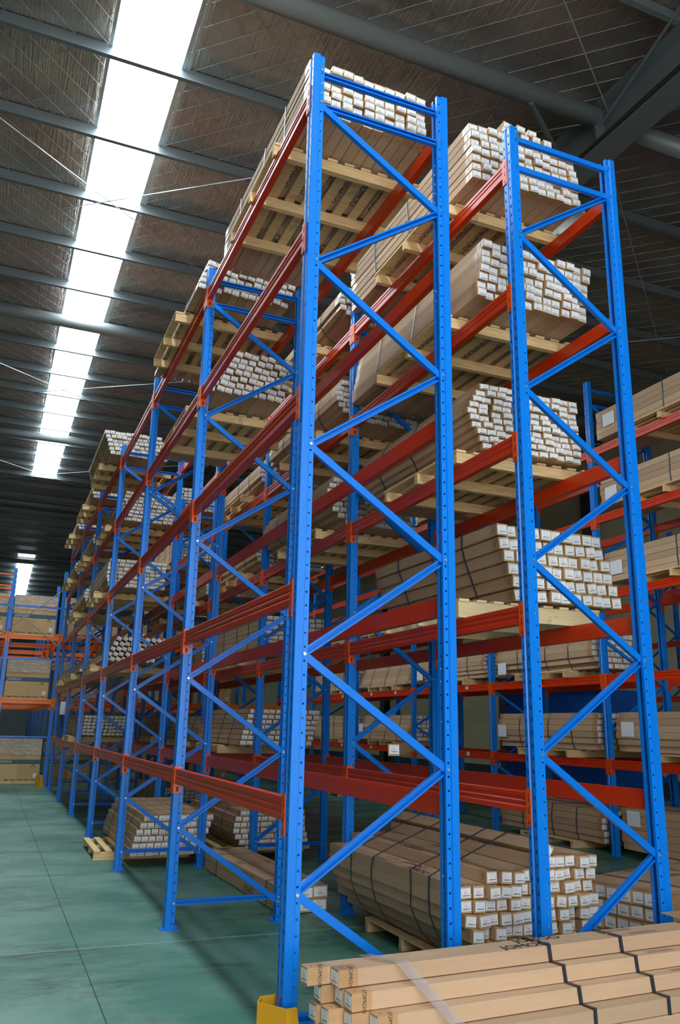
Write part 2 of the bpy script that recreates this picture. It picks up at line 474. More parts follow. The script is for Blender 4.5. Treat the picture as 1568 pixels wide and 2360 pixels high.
# the hole materials read object x,y: for mirrored posts scale x by -1 on the object instead
PM = {}
def get_post(h):
    if h not in PM: PM[h] = post_mesh(h, False)
    return PM[h]
def channel(L, w=.042, d=.030, t=.0025):
    prof = [(0,0),(w,0),(w,d),(w-.011,d),(w-.011,d-t),(w-t,d-t),(w-t,t),(t,t),(t,d-t),(.011,d-t),(.011,d),(0,d)]
    a = MB(); a.prism([(p-w/2, q) for p, q in prof], (O, Z, Y, X), L); return a.mesh('brace', m_bluebrace)
CH = {}
a = MB(); a.tube((0,-.007,0),(0,.001,0), .0095, 6); a.tube((0,-.010,0),(0,-.006,0),.005, 8); bolt_me = a.mesh('bolt', m_bolt)
a = MB(); a.box(-.03, .115, -.02, .12, 0, .006); a.tube((.1,.05,.0),(.1,.05,.03),.008,6); foot_me = a.mesh('foot_plate', m_blue)
def upright(label, x0, x1, y, h=H_R, dz=0, mirror=False, group=None, detail=2, nodes=True, rotz=0):
    """x0 / x1: outer faces of the two posts; y: near face"""
    fr = thing('upright_frame', label, 'rack frame', (x0, y, 0), rotz, group)
    W = x1-x0
    p = link('post', get_post(h), fr); q = link('post', get_post(h), fr, (W, 0, 0)); q.scale = (-1, 1, 1)
    if detail:
        f = link('foot_plate', foot_me, fr); g = link('foot_plate', foot_me, fr, (W, 0, 0)); g.scale = (-1, 1, 1)
    ax, bx = .062, W-.062
    z2 = 5.5164+dz - (H_R-h if h < 5.5 else 0) + (h-H_R if h > 6.2 else 0)
    zs = [z2] + [z2-.5611-.6*k for k in range(12)]
    zs = [z for z in zs if z > .12]
    segs = []
    A, B = (ax, bx) if not mirror else (bx, ax)
    for k in range(len(zs)-1):
        pa = (A if k % 2 == 0 else B, zs[k]); pb = (B if k % 2 == 0 else A, zs[k+1])
        segs.append((pa, pb, (k % 2 == 1) != mirror))
    segs.append(((ax, z2), (bx, z2), not mirror)); segs.append(((ax, z2+.25), (bx, z2+.25), not mirror))
    segs.append(((ax, .19), (bx, .19), True))
    for (xa, za), (xb, zb), face in segs:
        if xa > xb: xa, za, xb, zb = xb, zb, xa, za
        d = math.hypot(xb-xa, zb-za); key = round(d, 2)
        # stop short of the joint so that two braces do not pass through one another
        cut = .012 if za != zb else 0
        if key not in CH: CH[key] = channel(key-2*.012)
        ang = -math.atan2(zb-za, xb-xa)
        up_ = zb > za
        off = -.018 if (za != zb) else 0
        ux, uz = math.cos(ang), -math.sin(ang)
        o = link('brace', CH[key], fr, (xa+ux*.012, .030 if not face else .068, za+uz*.012 + (0)), (0, ang, 0))
        if face: o.scale = (1, -1, 1)
        if not face: pass
    if detail == 2:
        zl = {(ax, round(z, 3)) for (xa, z), _, _ in []}
        pts = set()
        for (xa, za), (xb, zb), _ in segs: pts.add((xa, round(za, 3))); pts.add((xb, round(zb, 3)))
        for xx, zz in pts: link('bolt', bolt_me, fr, (xx, .012, zz))
    return fr

# beams: box section with a stepped outer face and hooked end connectors
BP = [(0,.0),(0,.030),(.005,.036),(.005,.052),(.0,.058),(0,.064),(.005,.070),(.005,.086),(0,.092),(0,.115),(.004,.119),(.036,.119),(.036,.107),(.048,.107),(.048,0)]
def conn_mesh(flip):
    a = MB(); s = -1 if flip else 1
    # plate on the front face of the post, plate across the beam end, with teardrop holes
    y0, y1 = sorted((0, -s*.046)); 
    a.box(-.006, -.001, y0, y1, -.075, .135)
    y0, y1 = sorted((0, s*.005)); a.box(-.006, .055, y0, y1, -.075, .135)
    for z in (-.055, .005, .028, .075, .100):
        yc = -s*.026; hh = .011 if z in (-.055, .005, .075) else .005
        a.box(-.0068, -.0058, yc-.005, yc+.005, z-hh, z+hh, 1)
    a.box(.018, .034, *sorted((s*.0048, s*.0062)), -.062, -.025, 1)
    return a.mesh('end_connector', [m_conn, m_dark])
CM = {False: conn_mesh(False), True: conn_mesh(True)}
BM = {}
def beam_mesh(L, m, h=1.0):
    k = (round(L, 3), m.name, h)
    if k not in BM:
        a = MB(); a.prism([(x, z*h) for x, z in BP], (O, X, Z, Y), L); BM[k] = a.mesh('box_section', m)
    return BM[k]
def beam(label, x, y0, y1, z, face=-1, m=None, group=None, tagnum=False):
    """x: outer face plane, z: level (top of beam); face -1 looks to -X"""
    t = thing('rack_beam', label, 'rack beam', (x, y0, z-.119), 0, group)
    s = 1 if face < 0 else -1
    bm = link('box_section', beam_mesh(y1-y0, m or m_red), t); bm.scale = (s, 1, 1)
    c0 = link('end_connector', CM[False], t, (0, 0, 0)); c0.scale = (s, 1, 1)
    c1 = link('end_connector', CM[True], t, (0, y1-y0, 0)); c1.scale = (s, 1, 1)
    return t

LV = [0, 1.22, 2.35, 3.51, 4.62, 5.65]
LVN = ['floor', 'lowest beam level', 'second beam level', 'third beam level', 'fourth beam level', 'top beam level']
ROWS = {
 'R1': dict(x0=-.060, x1=.946, y=0.0, n=7, dz=0, mir=False, name='aisle-side rack row'),
 'R2': dict(x0=1.520, x1=2.497, y=.08, n=7, dz=.083, mir=True, name='second rack row'),
}
def rack_row(key):
    d = ROWS[key]; nm = d['name']
    for k in range(d['n']):
        y = d['y'] + k*BAY
        lab = ('blue upright frame at the open end of the %s' % nm) if k == 0 else 'blue upright frame, %s in from the open end of the %s' % (ORD[k-1], nm)
        upright(lab, d['x0'], d['x1'], y, H_R+d['dz']*.5, d['dz'], d['mir'], 'upright frames of the '+nm, 2 if k < 5 else 1)
    for k in range(d['n']-1):
        y0, y1 = d['y'] + k*BAY + .1, d['y'] + (k+1)*BAY
        for l in range(1, 6):
            for side, xx, fc in (('aisle' if key == 'R1' else 'near', d['x0'], -1), ('rear', d['x1'], 1)):
                beam('orange-red beam, %s face of %s, %s bay from open end, %s' % (side, nm, ORD[k], LVN[l].replace(' beam', '')),
                     xx, y0, y1, LV[l], fc, None, 'beams of the '+nm)
rack_row('R1'); rack_row('R2')
# row spacers between the two rows are not visible; third row of racks across the inner aisle
R3X0, R3X1 = 6.29, 7.45
R3Y = [-3.55 + BAY*k for k in range(0, 9)]
for k, y in enumerate(R3Y):
    if y < 1.5: continue
    upright('tall blue frame of the inner rack row beyond the inner aisle, %s along it' % ORD[k-2], R3X0, R3X1, y, 6.75, 0, k % 2 == 0, 'frames of the inner rack row', 1)
for k, (y0, y1) in enumerate(zip(R3Y, R3Y[1:])):
    if y1 < 3: continue
    for l in range(1, 6):
        for side, xx, fc in (('aisle', R3X0, -1), ('wall', R3X1, 1)):
            t = beam('orange-red beam, %s face of inner rack row, %s bay along, %s' % (side, ORD[k-1], LVN[l].replace(' beam', '')), xx, y0+.1, y1, LV[l], fc, m_red, 'beams of the inner rack row')
            if fc < 0 and l in (1, 2, 3) and k > 3:
                for q in (.7, 1.9):
                    a = MB(); a.box(-.0035, -.001, q-.05, q+.05, .04, .10); link('location_tag', a.mesh('location_tag', m_white), t)
# fourth row against the beige wall
for k, y in enumerate((10.1, 10.1-BAY, 10.1-2*BAY)):
    upright('dark blue frame of the rack row against the beige wall, %s from its inner end' % ORD[k], 11.9, 12.9, y, 6.2, 0, False, 'frames of the wall rack row', 1)
for k in range(2):
    y1 = 10.1-k*BAY; y0 = y1-BAY+.1
    for l in range(1, 6):
        for side, xx, fc in (('aisle', 11.9, -1), ('wall', 12.9, 1)):
            beam('orange-red beam, %s face of rack row by beige wall, %s bay, %s' % (side, ORD[k], LVN[l].replace(' beam', '')), xx, y0, y1, LV[l], fc, m_red, 'beams of the wall rack row')

# yellow post guards
def guard(label, loc, s=1):
    plan = [(.02,.15),(-.11,.14),(-.15,.06),(-.05,-.085),(.055,-.075)]
    hs = [.28,.28,.28,.28,.28]
    a = MB(); t = .006
    cx = sum(p[0] for p in plan)/5; cy = sum(p[1] for p in plan)/5
    inn = [(x+(cx+.05-x)*.05, y+(cy-y)*.05) for x, y in plan]
    for i in range(4):
        p, q, pi, qi = plan[i], plan[i+1], inn[i], inn[i+1]
        sl = .05 if i == 3 else 0
        tq = (q[0]-sl, q[1]) ; tqi = (qi[0]-sl, qi[1])
        a.quad([(*p,0),(*q,0),(*tq,.28),(*p,.28)]); a.quad([(*qi,0),(*pi,0),(*pi,.28),(*tqi,.28)])
        a.quad([(*p,.28),(*tq,.28),(*tqi,.28),(*pi,.28)])
        if i in (0,):
            a.quad([(*p,0),(*p,.28),(*pi,.28),(*pi,0)])
        if i == 3: a.quad([(*q,0),(*qi,0),(*tqi,.28),(*tq,.28)])
    tag(link('post_guard', a.mesh('post_guard', m_yellow), None, loc), label, 'post guard')
guard('yellow steel guard around the foot of the end post beside the strapped carton pile', (-.02, .0, 0))

# ================================================================== LOADS
a = MB(); 
def carton_mesh(w, h, L, far=False):
    a = MB(); g = .0018; x0, x1, z0, z1 = -w/2+g, w/2-g, g, h-g
    e = .10
    def ring(y0, y1, mi):
        a.quad([(x0,y0,z0),(x0,y0,z1),(x0,y1,z1),(x0,y1,z0)][::-1], mi); a.quad([(x1,y0,z0),(x1,y1,z0),(x1,y1,z1),(x1,y0,z1)], mi)
        a.quad([(x0,y0,z1),(x1,y0,z1),(x1,y1,z1),(x0,y1,z1)], mi); a.quad([(x0,y0,z0),(x0,y1,z0),(x1,y1,z0),(x1,y0,z0)], mi)
    ring(0, e, 1); ring(e, L-e, 0); ring(L-e, L, 1)
    a.quad([(x0,0,z0),(x1,0,z0),(x1,0,z1),(x0,0,z1)], 2); a.quad([(x0,L,z0),(x0,L,z1),(x1,L,z1),(x1,L,z0)], 2)
    # printed glyph marks on the tape band
    a.box(-w*.08, w*.08, .030, .034, h-g-.0002, h-g+.0006, 3); a.box(-w*.08, w*.08, .050, .054, g-.0006, g+.0002, 3)
    a.box(x0-.0006, x0+.0002, .045, .050, h*.25, h*.75, 3)
    if not far:
        for r_ in range(2):
            for k in range(9):
                xa = -w*.22 + r_*w*.24; ya = L*.52 + k*.022
                a.quad([(xa, ya, h-g+.0006), (xa+w*.12, ya, h-g+.0006), (xa+w*.12, ya+.014, h-g+.0006), (xa, ya+.014, h-g+.0006)], 3)
                a.quad([(xa, ya, g-.0006), (xa, ya+.014, g-.0006), (xa+w*.12, ya+.014, g-.0006), (xa+w*.12, ya, g-.0006)], 3)
    if far: a.box(-w*.40, w*.40, -.0012, -.0002, h*.16, h*.84, 4)
    return a.mesh('carton', [m_card, m_tape, m_cardend, m_ink, m_white])
CT = {}
def hull(pts):
    pts = sorted(set(pts))
    def half(ps):
        h = []
        for p in ps:
            while len(h) >= 2 and (h[-1][0]-h[-2][0])*(p[1]-h[-2][1]) - (h[-1][1]-h[-2][1])*(p[0]-h[-2][0]) <= 0: h.pop()
            h.append(p)
        return h
    return half(pts)[:-1] + half(pts[::-1])[:-1]
def lbl_mesh(w, h):
    k = ('L', w, h)
    if k not in CT:
        a = MB(); a.box(-.40*w, .42*w, -.0014, -.0004, -.36*h, .36*h)
        if w > .075: pass
        CT[k] = a.mesh('label_sheet', m_label)
    return CT[k]
def bundle(label, loc, nc, nr, w, h, L, lean=0., curve=0., rag=.02, rot=.03, far=False, group='strapped carton bundles', rotz=0., extra=(), skip=(), straps=(.22, .45, .75), sag=0., step=0., logo=(), note=None, cr=0., gap=None):
    """nc x nr long cartons lying along local Y; loc is the near lower left corner"""
    t = thing('carton_bundle', label, 'carton bundle', loc, rotz, group)
    k = (w, h, round(L, 2), far)
    if k not in CT: CT[k] = carton_mesh(w, h, L, far)
    me = CT[k]; lm = lbl_mesh(w, h)
    corners = []
    spots = []
    for i in range(nr):
        for j in range(nc):
            if (i, j) in skip: continue
            u = (i-(nr-1)/2)/max(1, (nr-1)/2)
            sh = lean*i*h + curve*(u*u)*(1-.8*j/nc) * w
            if gap and j < gap[0]: sh -= gap[3]*max(0, 1-abs(i-(gap[1]+gap[2])/2)/((gap[2]-gap[1])/2+1))
            x = (j+.5)*w*(1.012+abs(cr)*.25) + sh + R.uniform(-.0012, .0012)
            z = abs(math.sin(abs(cr)*1.2+rot*.6))*w/2 + .003 + i*(h*(1.008+abs(cr)*.25)) + sag*((j+.5)/nc-.5)**2*4*h + step*j + .0008
            spots.append((x, z, 0, i, j))
    for (x, z, a_) in extra: spots.append((x, z, a_, 99, 0))
    for (x, z, a_, i, j) in spots:
        ro = a_ if a_ else cr*R.uniform(.75, 1.2) + R.uniform(-rot, rot)*.6
        y = R.uniform(-rag, rag)
        c = link('carton', me, t, (x, y, z), (0, ro, 0))
        if not far:
            link('label_sheet', lm, c, (R.uniform(-.003, .003), -.0003, h*.5+R.uniform(-.003, .003)), (0, R.uniform(-.05, .05), 0))
        co, si = math.cos(ro), math.sin(ro)
        for dx, dz in ((-w/2, 0), (w/2, 0), (-w/2, h), (w/2, h)):
            corners.append((x+dx*co+dz*si, z-dx*si+dz*co))
        if logo == 'bottom' and i == 0:
            for yy in (L*.33, L*.72):
                lo = link('printed_logo', t_logo, c, (0, yy, -.0004), (math.pi, 0, math.pi/2))
        if logo == 'side' and j == 0:
            link('printed_logo', t_logo, c, (-w/2-.0006, L*.36, h*.5), (math.pi/2, math.pi, -math.pi/2))
        if logo == 'top' and (i == nr-1 or i == 99 or (i+1, j) in skip):
            lo = link('printed_logo', t_logo, c, (0, L*(.30+.1*(j % 3)), h+.0012), (0, 0, -math.pi/2))
    hl = hull(corners)
    cx = sum(p[0] for p in hl)/len(hl); cz = sum(p[1] for p in hl)/len(hl)
    for f in straps:
        a = MB(); y = f*L; n = len(hl)
        ring = [(p[0]+(p[0]-cx)*.006, p[1]+(p[1]-cz)*.012) for p in hl]
        out = [(p[0]+(p[0]-cx)*.014, p[1]+(p[1]-cz)*.022) for p in hl]
        sk_ = R.uniform(-.02, .02)
        for i in range(n):
            j = (i+1) % n
            A0, B0, A1, B1 = ring[i], ring[j], out[i], out[j]
            ya = y + sk_*(i % 2); yb = y + sk_*(j % 2)
            a.quad([(A1[0],ya-.008,A1[1]),(B1[0],yb-.008,B1[1]),(B1[0],yb+.008,B1[1]),(A1[0],ya+.008,A1[1])])
            a.quad([(A0[0],ya-.008,A0[1]),(B0[0],yb-.008,B0[1]),(B1[0],yb-.008,B1[1]),(A1[0],ya-.008,A1[1])])
            a.quad([(A0[0],ya+.008,A0[1]),(B0[0],yb+.008,B0[1]),(B1[0],yb+.008,B1[1]),(A1[0],ya+.008,A1[1])])
        link('strap', a.mesh('strap', m_strap), t)
    if note:
        yy, zz = note
        a = MB(); a.box(min(p[0] for p in hl)-.012, min(p[0] for p in hl)-.010, yy, yy+.24, zz, zz+.19)
        link('paper_note', a.mesh('paper_note', m_white), t)
    return t

SM = {}
def pallet(label, loc, wx=1.2, ny=3, dy=.6, m=None, nb=9, h=.085, rotz=0, group='timber pallets'):
    m = m or m_wood
    t = thing('timber_pallet', label, 'pallet', loc, rotz, group)
    k = (wx, dy, ny, nb, h, m.name)
    if k not in SM:
        a = MB(); a.box(0, wx, 0, .048, 0, h); s = a.mesh('stringer', m)
        a = MB(); bw = wx/nb*.60; a.box(0, bw, -.01, dy*(ny-1)+.058, 0, .018); d = a.mesh('deck_board', m)
        SM[k] = (s, d)
    s, d = SM[k]
    for i in range(ny): link('stringer', s, t, (R.uniform(-.012, .012), i*dy, 0))
    bw = wx/nb*.60
    for j in range(nb): link('deck_board', d, t, (j*(wx-bw)/(nb-1), 0, h+.0005), (0, 0, R.uniform(-.004, .004)))
    return t
PH = .085+.019

def load(row, bay, lv, label, nc, nr, w, h, dy=.45, x=None, L=2.36, **kw):
    d = ROWS[row]; y = d['y'] + bay*BAY
    x = d['x0']+.03 if x is None else x
    z = LV[lv]
    pm = kw.pop('pm', None); px = kw.pop('px', x-.10); ph = kw.pop('ph', PH)
    pw = kw.pop('pw', 1.2)
    if lv: pallet('timber pallet under ' + label, (px, y+.78, z+.001), wx=pw, m=pm, h=ph-.019)
    else: pallet('timber pallet under ' + label, (px, y+.75, .001), wx=pw, m=pm, h=ph-.019)
    bundle(label, (x, y+dy, z+ph+.003), nc, nr, w, h, L, far=kw.pop('far', bay > 3), **kw)

w1 = .083
load('R1', 0, 5, 'carton bundle on the top level at open end of aisle-side rack', 11, 6, w1, .066, .36, x=.03, lean=.0, rot=.14, logo='bottom', cr=.06, L=2.3)
load('R1', 1, 5, 'carton bundle topmost in the second bay of the aisle-side rack', 11, 5, w1, .064, .24, x=-.12, lean=.35, rot=.1, logo='bottom', cr=.16)
load('R1', 1, 4, 'carton bundle leaning inwards, fourth level, second bay of aisle-side rack', 9, 7, .082, .064, .32, x=.06, lean=.45, rot=.12, cr=.2)
load('R1', 3, 5, 'carton bundle with rounded corner, topmost in fourth bay of aisle-side rack', 11, 6, w1, .066, .2, x=-.22, lean=-.35, rot=.06)
load('R1', 3, 4, 'carton bundle with a dark gap, fourth level, fourth bay of aisle-side rack', 11, 8, .08, .060, .38, x=-.02, lean=.28, rot=.06, cr=.10, gap=(2,1,4,.06))
load('R1', 3, 3, 'neatly stacked wide carton bundle on third level, fourth bay of aisle-side rack', 11, 7, .082, .063, .2, x=-.1, lean=0, rot=.02, curve=.4)
load('R1', 3, 2, 'slanting carton bundle on second level, fourth bay of aisle-side rack', 9, 5, .078, .07, .2, x=-.04, lean=.6, rot=.2, cr=.42)
load('R1', 4, 4, 'carton bundle on fourth level, fifth bay of aisle-side rack', 11, 7, .082, .063, .2, x=-.1, curve=1.6, far=True)
load('R1', 4, 3, 'round-sided carton bundle on third level, fifth bay of aisle-side rack', 11, 8, .082, .063, .2, x=-.16, curve=2.2, far=True)
load('R1', 4, 5, 'carton bundle topmost in the fifth bay of aisle-side rack', 11, 5, .082, .063, .2, x=-.2, curve=.4, far=True)
load('R1', 4, 2, 'carton bundle on second level, fifth bay of aisle-side rack', 10, 4, .082, .063, .2, x=-.1, lean=.5, far=True)
load('R1', 5, 5, 'carton bundle topmost in the sixth bay of aisle-side rack', 11, 4, .082, .063, .2, x=-.2, curve=.4, far=True)
load('R1', 5, 4, 'carton bundle on fourth level, sixth bay of aisle-side rack', 11, 5, .082, .063, .2, x=-.16, curve=.8, far=True)
load('R1', 5, 2, 'carton bundle on second level, sixth bay of aisle-side rack', 10, 4, .082, .063, .2, x=-.1, lean=.4, far=True)
load('R1', 4, 1, 'jumbled dark carton heap on lowest level, fifth bay of aisle-side rack', 11, 6, .075, .06, .4, x=-.02, rot=.4, far=True, lean=.1)
load('R1', 2, 0, 'slanted carton bundle on floor pallet under third bay of aisle-side rack', 10, 6, .083, .073, .16, x=.10, L=2.4, lean=.34, rot=.1, px=-.2, pw=1.15, curve=.3)
# second row
load('R2', 0, 5, 'bundle topped by loose cartons, top level, open end of second row', 12, 7, .084, .068, .42, x=1.47, lean=-.08, rot=.07, cr=-.02, logo='bottom', pw=1.25,
     extra=((.30, 7*.0686, .25), (.39, 7*.0686+.02, .2), (.50, 7*.0686, .08), (.60, 7*.0686, .05), (.71, 7*.0686, .0), (.34, 8*.0686+.012, .2), (.46, 8*.0686, .1), (.58, 8*.0686, .03)))
load('R2', 0, 4, 'tight carton bundle on fourth level at open end of second rack row', 12, 7, .084, .070, .45, x=1.48, lean=.16, rot=.03, cr=.05, logo='bottom', pw=1.25)
load('R2', 0, 3, 'ten-layer carton bundle, third level, open end of second row', 11, 10, .088, .052, .68, x=1.58, curve=.9, lean=-.05, rot=.06, L=2.08, pw=1.25, gap=(2,3,7,.045))
load('R2', 0, 2, 'thick cartons on pale new pallet, second level, open end of second row', 10, 6, .096, .092, .72, x=1.93, lean=-.36, rot=.14, cr=-.05, L=2.1, pm=m_newwood, px=1.48, pw=1.25, ph=.135)
load('R2', 1, 5, 'rounded carton bundle topmost in the second bay of second rack row', 11, 6, .084, .068, .16, x=1.46, curve=1.6, lean=-.3, rot=.1, L=2.4)
load('R2', 1, 4, 'rounded carton bundle on fourth level, second bay of second rack row', 11, 7, .084, .062, .35, x=1.52, curve=1.2, lean=-.25, rot=.12, L=2.3)
load('R2', 1, 3, 'round-sided carton bundle, third level, second bay of second rack row', 11, 8, .084, .062, .5, x=1.54, curve=1.5, lean=-.35, rot=.12, L=2.2)
load('R2', 2, 5, 'carton bundle topmost in the third bay of second rack row', 11, 5, .084, .066, .3, x=1.5)
load('R2', 2, 4, 'pale sloping carton bundle on fourth level, third bay of second rack row', 11, 6, .084, .066, .3, x=1.5, curve=1.)
load('R2', 2, 3, 'carton bundle on third level, third bay of second rack row', 11, 5, .084, .064, .3, x=1.5, curve=1.)
load('R2', 2, 2, 'square-cornered carton bundle on second level, third bay of second rack row', 11, 8, .084, .062, .16, x=1.56, rot=.02)
load('R2', 2, 1, 'large sloping carton bundle on lowest level, third bay of second rack row', 11, 7, .084, .062, .16, x=1.36, lean=.3, rot=.05, cr=.08)
load('R2', 2, 0, 'round-sided carton bundle on floor pallet under third bay of second rack row', 11, 7, .083, .066, .16, x=1.38, curve=1.4, lean=-.2, L=2.4)
load('R2', 4, 4, 'carton bundle on fourth level, fifth bay of second rack row', 11, 7, .084, .064, .2, x=1.5)
load('R2', 4, 5, 'carton bundle topmost in the fifth bay of second rack row', 11, 7, .084, .064, .2, x=1.5)
load('R2', 4, 3, 'carton bundle on third level, fifth bay of second rack row', 11, 6, .084, .064, .2, x=1.5, curve=1)
load('R2', 4, 2, 'carton bundle on second level, fifth bay of second rack row', 11, 6, .084, .064, .2, x=1.5)
load('R2', 4, 1, 'carton bundle on lowest level, fifth bay of second rack row', 11, 6, .084, .064, .2, x=1.5)
load('R2', 4, 0, 'carton bundle on floor pallet under fifth bay of second rack row', 11, 5, .084, .064, .2, x=1.5)
load('R2', 3, 2, 'carton bundle on second level, fourth bay of second rack row', 11, 5, .084, .064, .2, x=1.5)
load('R2', 3, 1, 'sloping carton bundle on lowest level, fourth bay of second rack row', 11, 6, .084, .062, .2, x=1.5, lean=.3)
load('R2', 3, 3, 'carton bundle on third level, fourth bay of second rack row', 11, 6, .084, .062, .2, x=1.5)
load('R2', 5, 2, 'carton bundle on second level, sixth bay of second rack row', 11, 6, .084, .062, .2, x=1.5)
load('R2', 5, 4, 'carton bundle on fourth level, sixth bay of second rack row', 11, 6, .084, .062, .2, x=1.5)
# floor bundle under bay 0 of second row
pallet('timber pallet under the irregular floor heap, open end of second rack row', (1.45, 1.1, .001), wx=1.12)
bundle('irregular floor heap of thick cartons, open end of second rack row', (1.42, .72, PH+.004), 12, 8, .088, .080, 2.12, lean=-.12, rot=.16, curve=1.5, rag=.05, logo='top',
       skip=((7,0),(7,1),(7,2),(7,3),(7,4),(6,0),(6,1),(7,5)) , straps=(.2,.32,.62,.8), rotz=.02, extra=((.62, .66, .6),))
# two long cartons and others on the floor between the rows
for k, (x, y, z, rz) in enumerate([(.98, 3.12, 0, .035), (1.14, 3.12, 0, .035), (.98, 3.10, .10, .035), (1.14, 3.12, .10, .03), (1.36, 3.22, 0, .0), (1.36, 3.2, .10, .0)]):
    pass
bundle('low strapped row of long cartons flat on the floor between the two rack rows', (.98, 3.10, .003), 3, 2, .15, .105, 2.45, rot=0, rag=.05, straps=(.15, .8), rotz=.03, logo='side')
# foreground heap across the end of the rack rows (cartons along X)
def stair(label, loc, rotz, rows, L, logo=()):
    """rows: (number across, layers) staircase from the rack side towards the camera"""
    t = thing('carton_bundle', label, 'carton bundle', loc, rotz, 'strapped carton bundles')
    w, h = .080, .075
    k = (w, h, L, False)
    if k not in CT: CT[k] = carton_mesh(w, h, L, False)
    x = 0; tops = []
    for c, nl in enumerate(rows):
        for i in range(nl):
            y = R.uniform(-.05, .06) + .045*c + .008*(nl-i)
            ca = link('carton', CT[k], t, (x+w/2 + R.uniform(-.002, .002), y, i*h*1.006 + .001), (0, R.uniform(-.03, .03), R.uniform(-.006, .006)))
            link('label_sheet', lbl_mesh(w, h), ca, (0, -.0003, h*.5), (0, R.uniform(-.08, .08), 0))
            if i == nl-1:
                if c in (0, 1): link('printed_logo', t_logo, ca, (0, 1.32-.25*c, h+.0012), (0, 0, math.pi/2))
                link('printed_logo', t_logo_s, ca, (w/2+.0012, .06, h*.5), (math.pi/2, math.pi/2, math.pi/2)).scale = (.5, .5, 1)
        tops.append((x, x+w, nl*h*1.006)); x += w*1.02
    for f in (.36, .50, .76, .9):
        a = MB(); y = f*L; prev = None
        pts = [(tops[0][0]-.004, .0)]
        pts.append((tops[0][0]-.004, tops[0][2]+.006))
        for (xa, xb, zt) in tops:
            pts += [(xb+.005, zt+.006)]
            nxt = tops[tops.index((xa, xb, zt))+1][2] if (xa, xb, zt) != tops[-1] else 0
            pts += [(xb+.005, nxt+.006)]
        for i, (p, q) in enumerate(zip(pts, pts[1:])):
            ya = y+.05*i*.2; yb = y+.05*(i+1)*.2
            d = .003
            a.quad([(p[0],ya-.009,p[1]),(q[0],yb-.009,q[1]),(q[0],yb+.009,q[1]),(p[0],ya+.009,p[1])])
            a.quad([(p[0]+d,ya-.009,p[1]+d),(q[0]+d,yb-.009,q[1]+d),(q[0]+d,yb+.009,q[1]+d),(p[0]+d,ya+.009,p[1]+d)])
        link('strap', a.mesh('strap', m_strap), t)
    # wide clear tape slanting over the steps near the ends
    a = MB(); pts = [(tops[0][0], tops[0][2]+.010)]
    for (xa, xb, zt) in tops: pts.append((xb+.010, zt+.010))
    for i, (p, q) in enumerate(zip(pts, pts[1:])):
        ya = .26+.055*i; yb = .26+.055*(i+1)
        a.quad([(p[0],ya,p[1]),(q[0],yb,q[1]),(q[0],yb+.07,q[1]),(p[0],ya+.07,p[1])])
    link('clear_tape', a.mesh('clear_tape', m_clear), t)
    return t
stair('big stepped pile of long strapped cartons lying across the open end of both rack rows', (-.06, -.30, 0), -math.radians(87), (7, 7, 6, 5, 4), 3.4)
# bundle lying across, beyond the open end of the second row
bundle('carton bundle lying crosswise on the floor beyond the end post of the second row', (2.68, 1.36, .003), 8, 5, .105, .098, 2.6, rotz=-math.radians(74), rot=.02, curve=.5, logo='top', straps=(.14, .4, .7))
# torn cardboard flap on the pile
a = MB(); a.box(0, .7, 0, .22, 0, .006); a.box(.05, .6, .02, .20, .007, .012)
tag(link('cardboard_sheet', a.mesh('cardboard_sheet', m_tape), None, (2.25, -.31, .555), (.0, -.0, .04)), 'torn flattened cardboard sheet lying on the stepped carton pile', 'cardboard')

# inner row loads
def load3(k, lv, label, nc=8, nr=6, dy=.2, x=6.33, note=None, **kw):
    y = R3Y[k]+.1; z = LV[lv] if lv else 0
    w, h = kw.pop('w', .105), kw.pop('h', .085)
    pallet('timber pallet under ' + label, (6.22, y+.7, z+.001), wx=1.35)
    bundle(label, (x, y+dy, z+PH+.004), nc, nr, w, h, kw.pop('L', 2.45), far=True, note=note, **kw)
load3(2, 5, 'carton bundle on the top level of inner row, first bay', nr=5, note=(2.05, .16))
load3(2, 4, 'carton bundle on the fourth level of inner row, first bay', nr=5, note=(2.1, .08))
load3(2, 3, 'carton bundle on the third level of inner row, first bay', nr=5, note=(2.1, .1))
load3(2, 1, 'rounded carton bundle on the lowest level of inner row, first bay', nr=6, note=(2.1, .2), curve=.5)
load3(2, 0, 'dark carton bundle on the floor under inner row, first bay', nr=6, note=(2.1, .3))
load3(3, 2, 'round carton bundle on the second level of inner row, second bay', nr=6, curve=.8, note=(2.15, .02))
load3(3, 1, 'carton bundle on the lowest level of inner row, second bay', nr=6, curve=.5, note=(2.2, .15))
load3(3, 0, 'carton bundle on the floor under inner row, second bay', nr=5, curve=.3, note=(2.2, .3))
load3(4, 2, 'carton bundle with note on the second level of inner row, third bay', nr=7, curve=.5, note=(2.2, .05), w=.09, h=.07, nc=10)
load3(4, 3, 'carton bundle on the third level of inner row, third bay', nr=5)
load3(4, 5, 'carton bundle on the top level of inner row, third bay', nr=4)
load3(5, 1, 'sloping carton bundle on the lowest level of inner row, fourth bay', nr=6, lean=.3, note=(2.2, .15))
load3(5, 2, 'slanted carton bundle on the second level of inner row, fourth bay', nr=6, lean=.4)
load3(5, 3, 'carton bundle on the third level of inner row, fourth bay', nr=5)
load3(6, 1, 'carton bundle on the lowest level of inner row, fifth bay', nr=6)
load3(6, 2, 'carton bundle on the second level of inner row, fifth bay', nr=5)
load3(6, 3, 'carton bundle on the third level of inner row, fifth bay', nr=5)
load3(6, 0, 'carton bundle on the floor under inner row, fifth bay', nr=4)
# single long carton lying on the lowest level, bay 0/1
bundle('single long carton on the lowest beams, second bay of second rack row', (1.60, 2.25, LV[1]+.125), 1, 1, .10, .10, 2.4, straps=(), rotz=math.radians(-32))

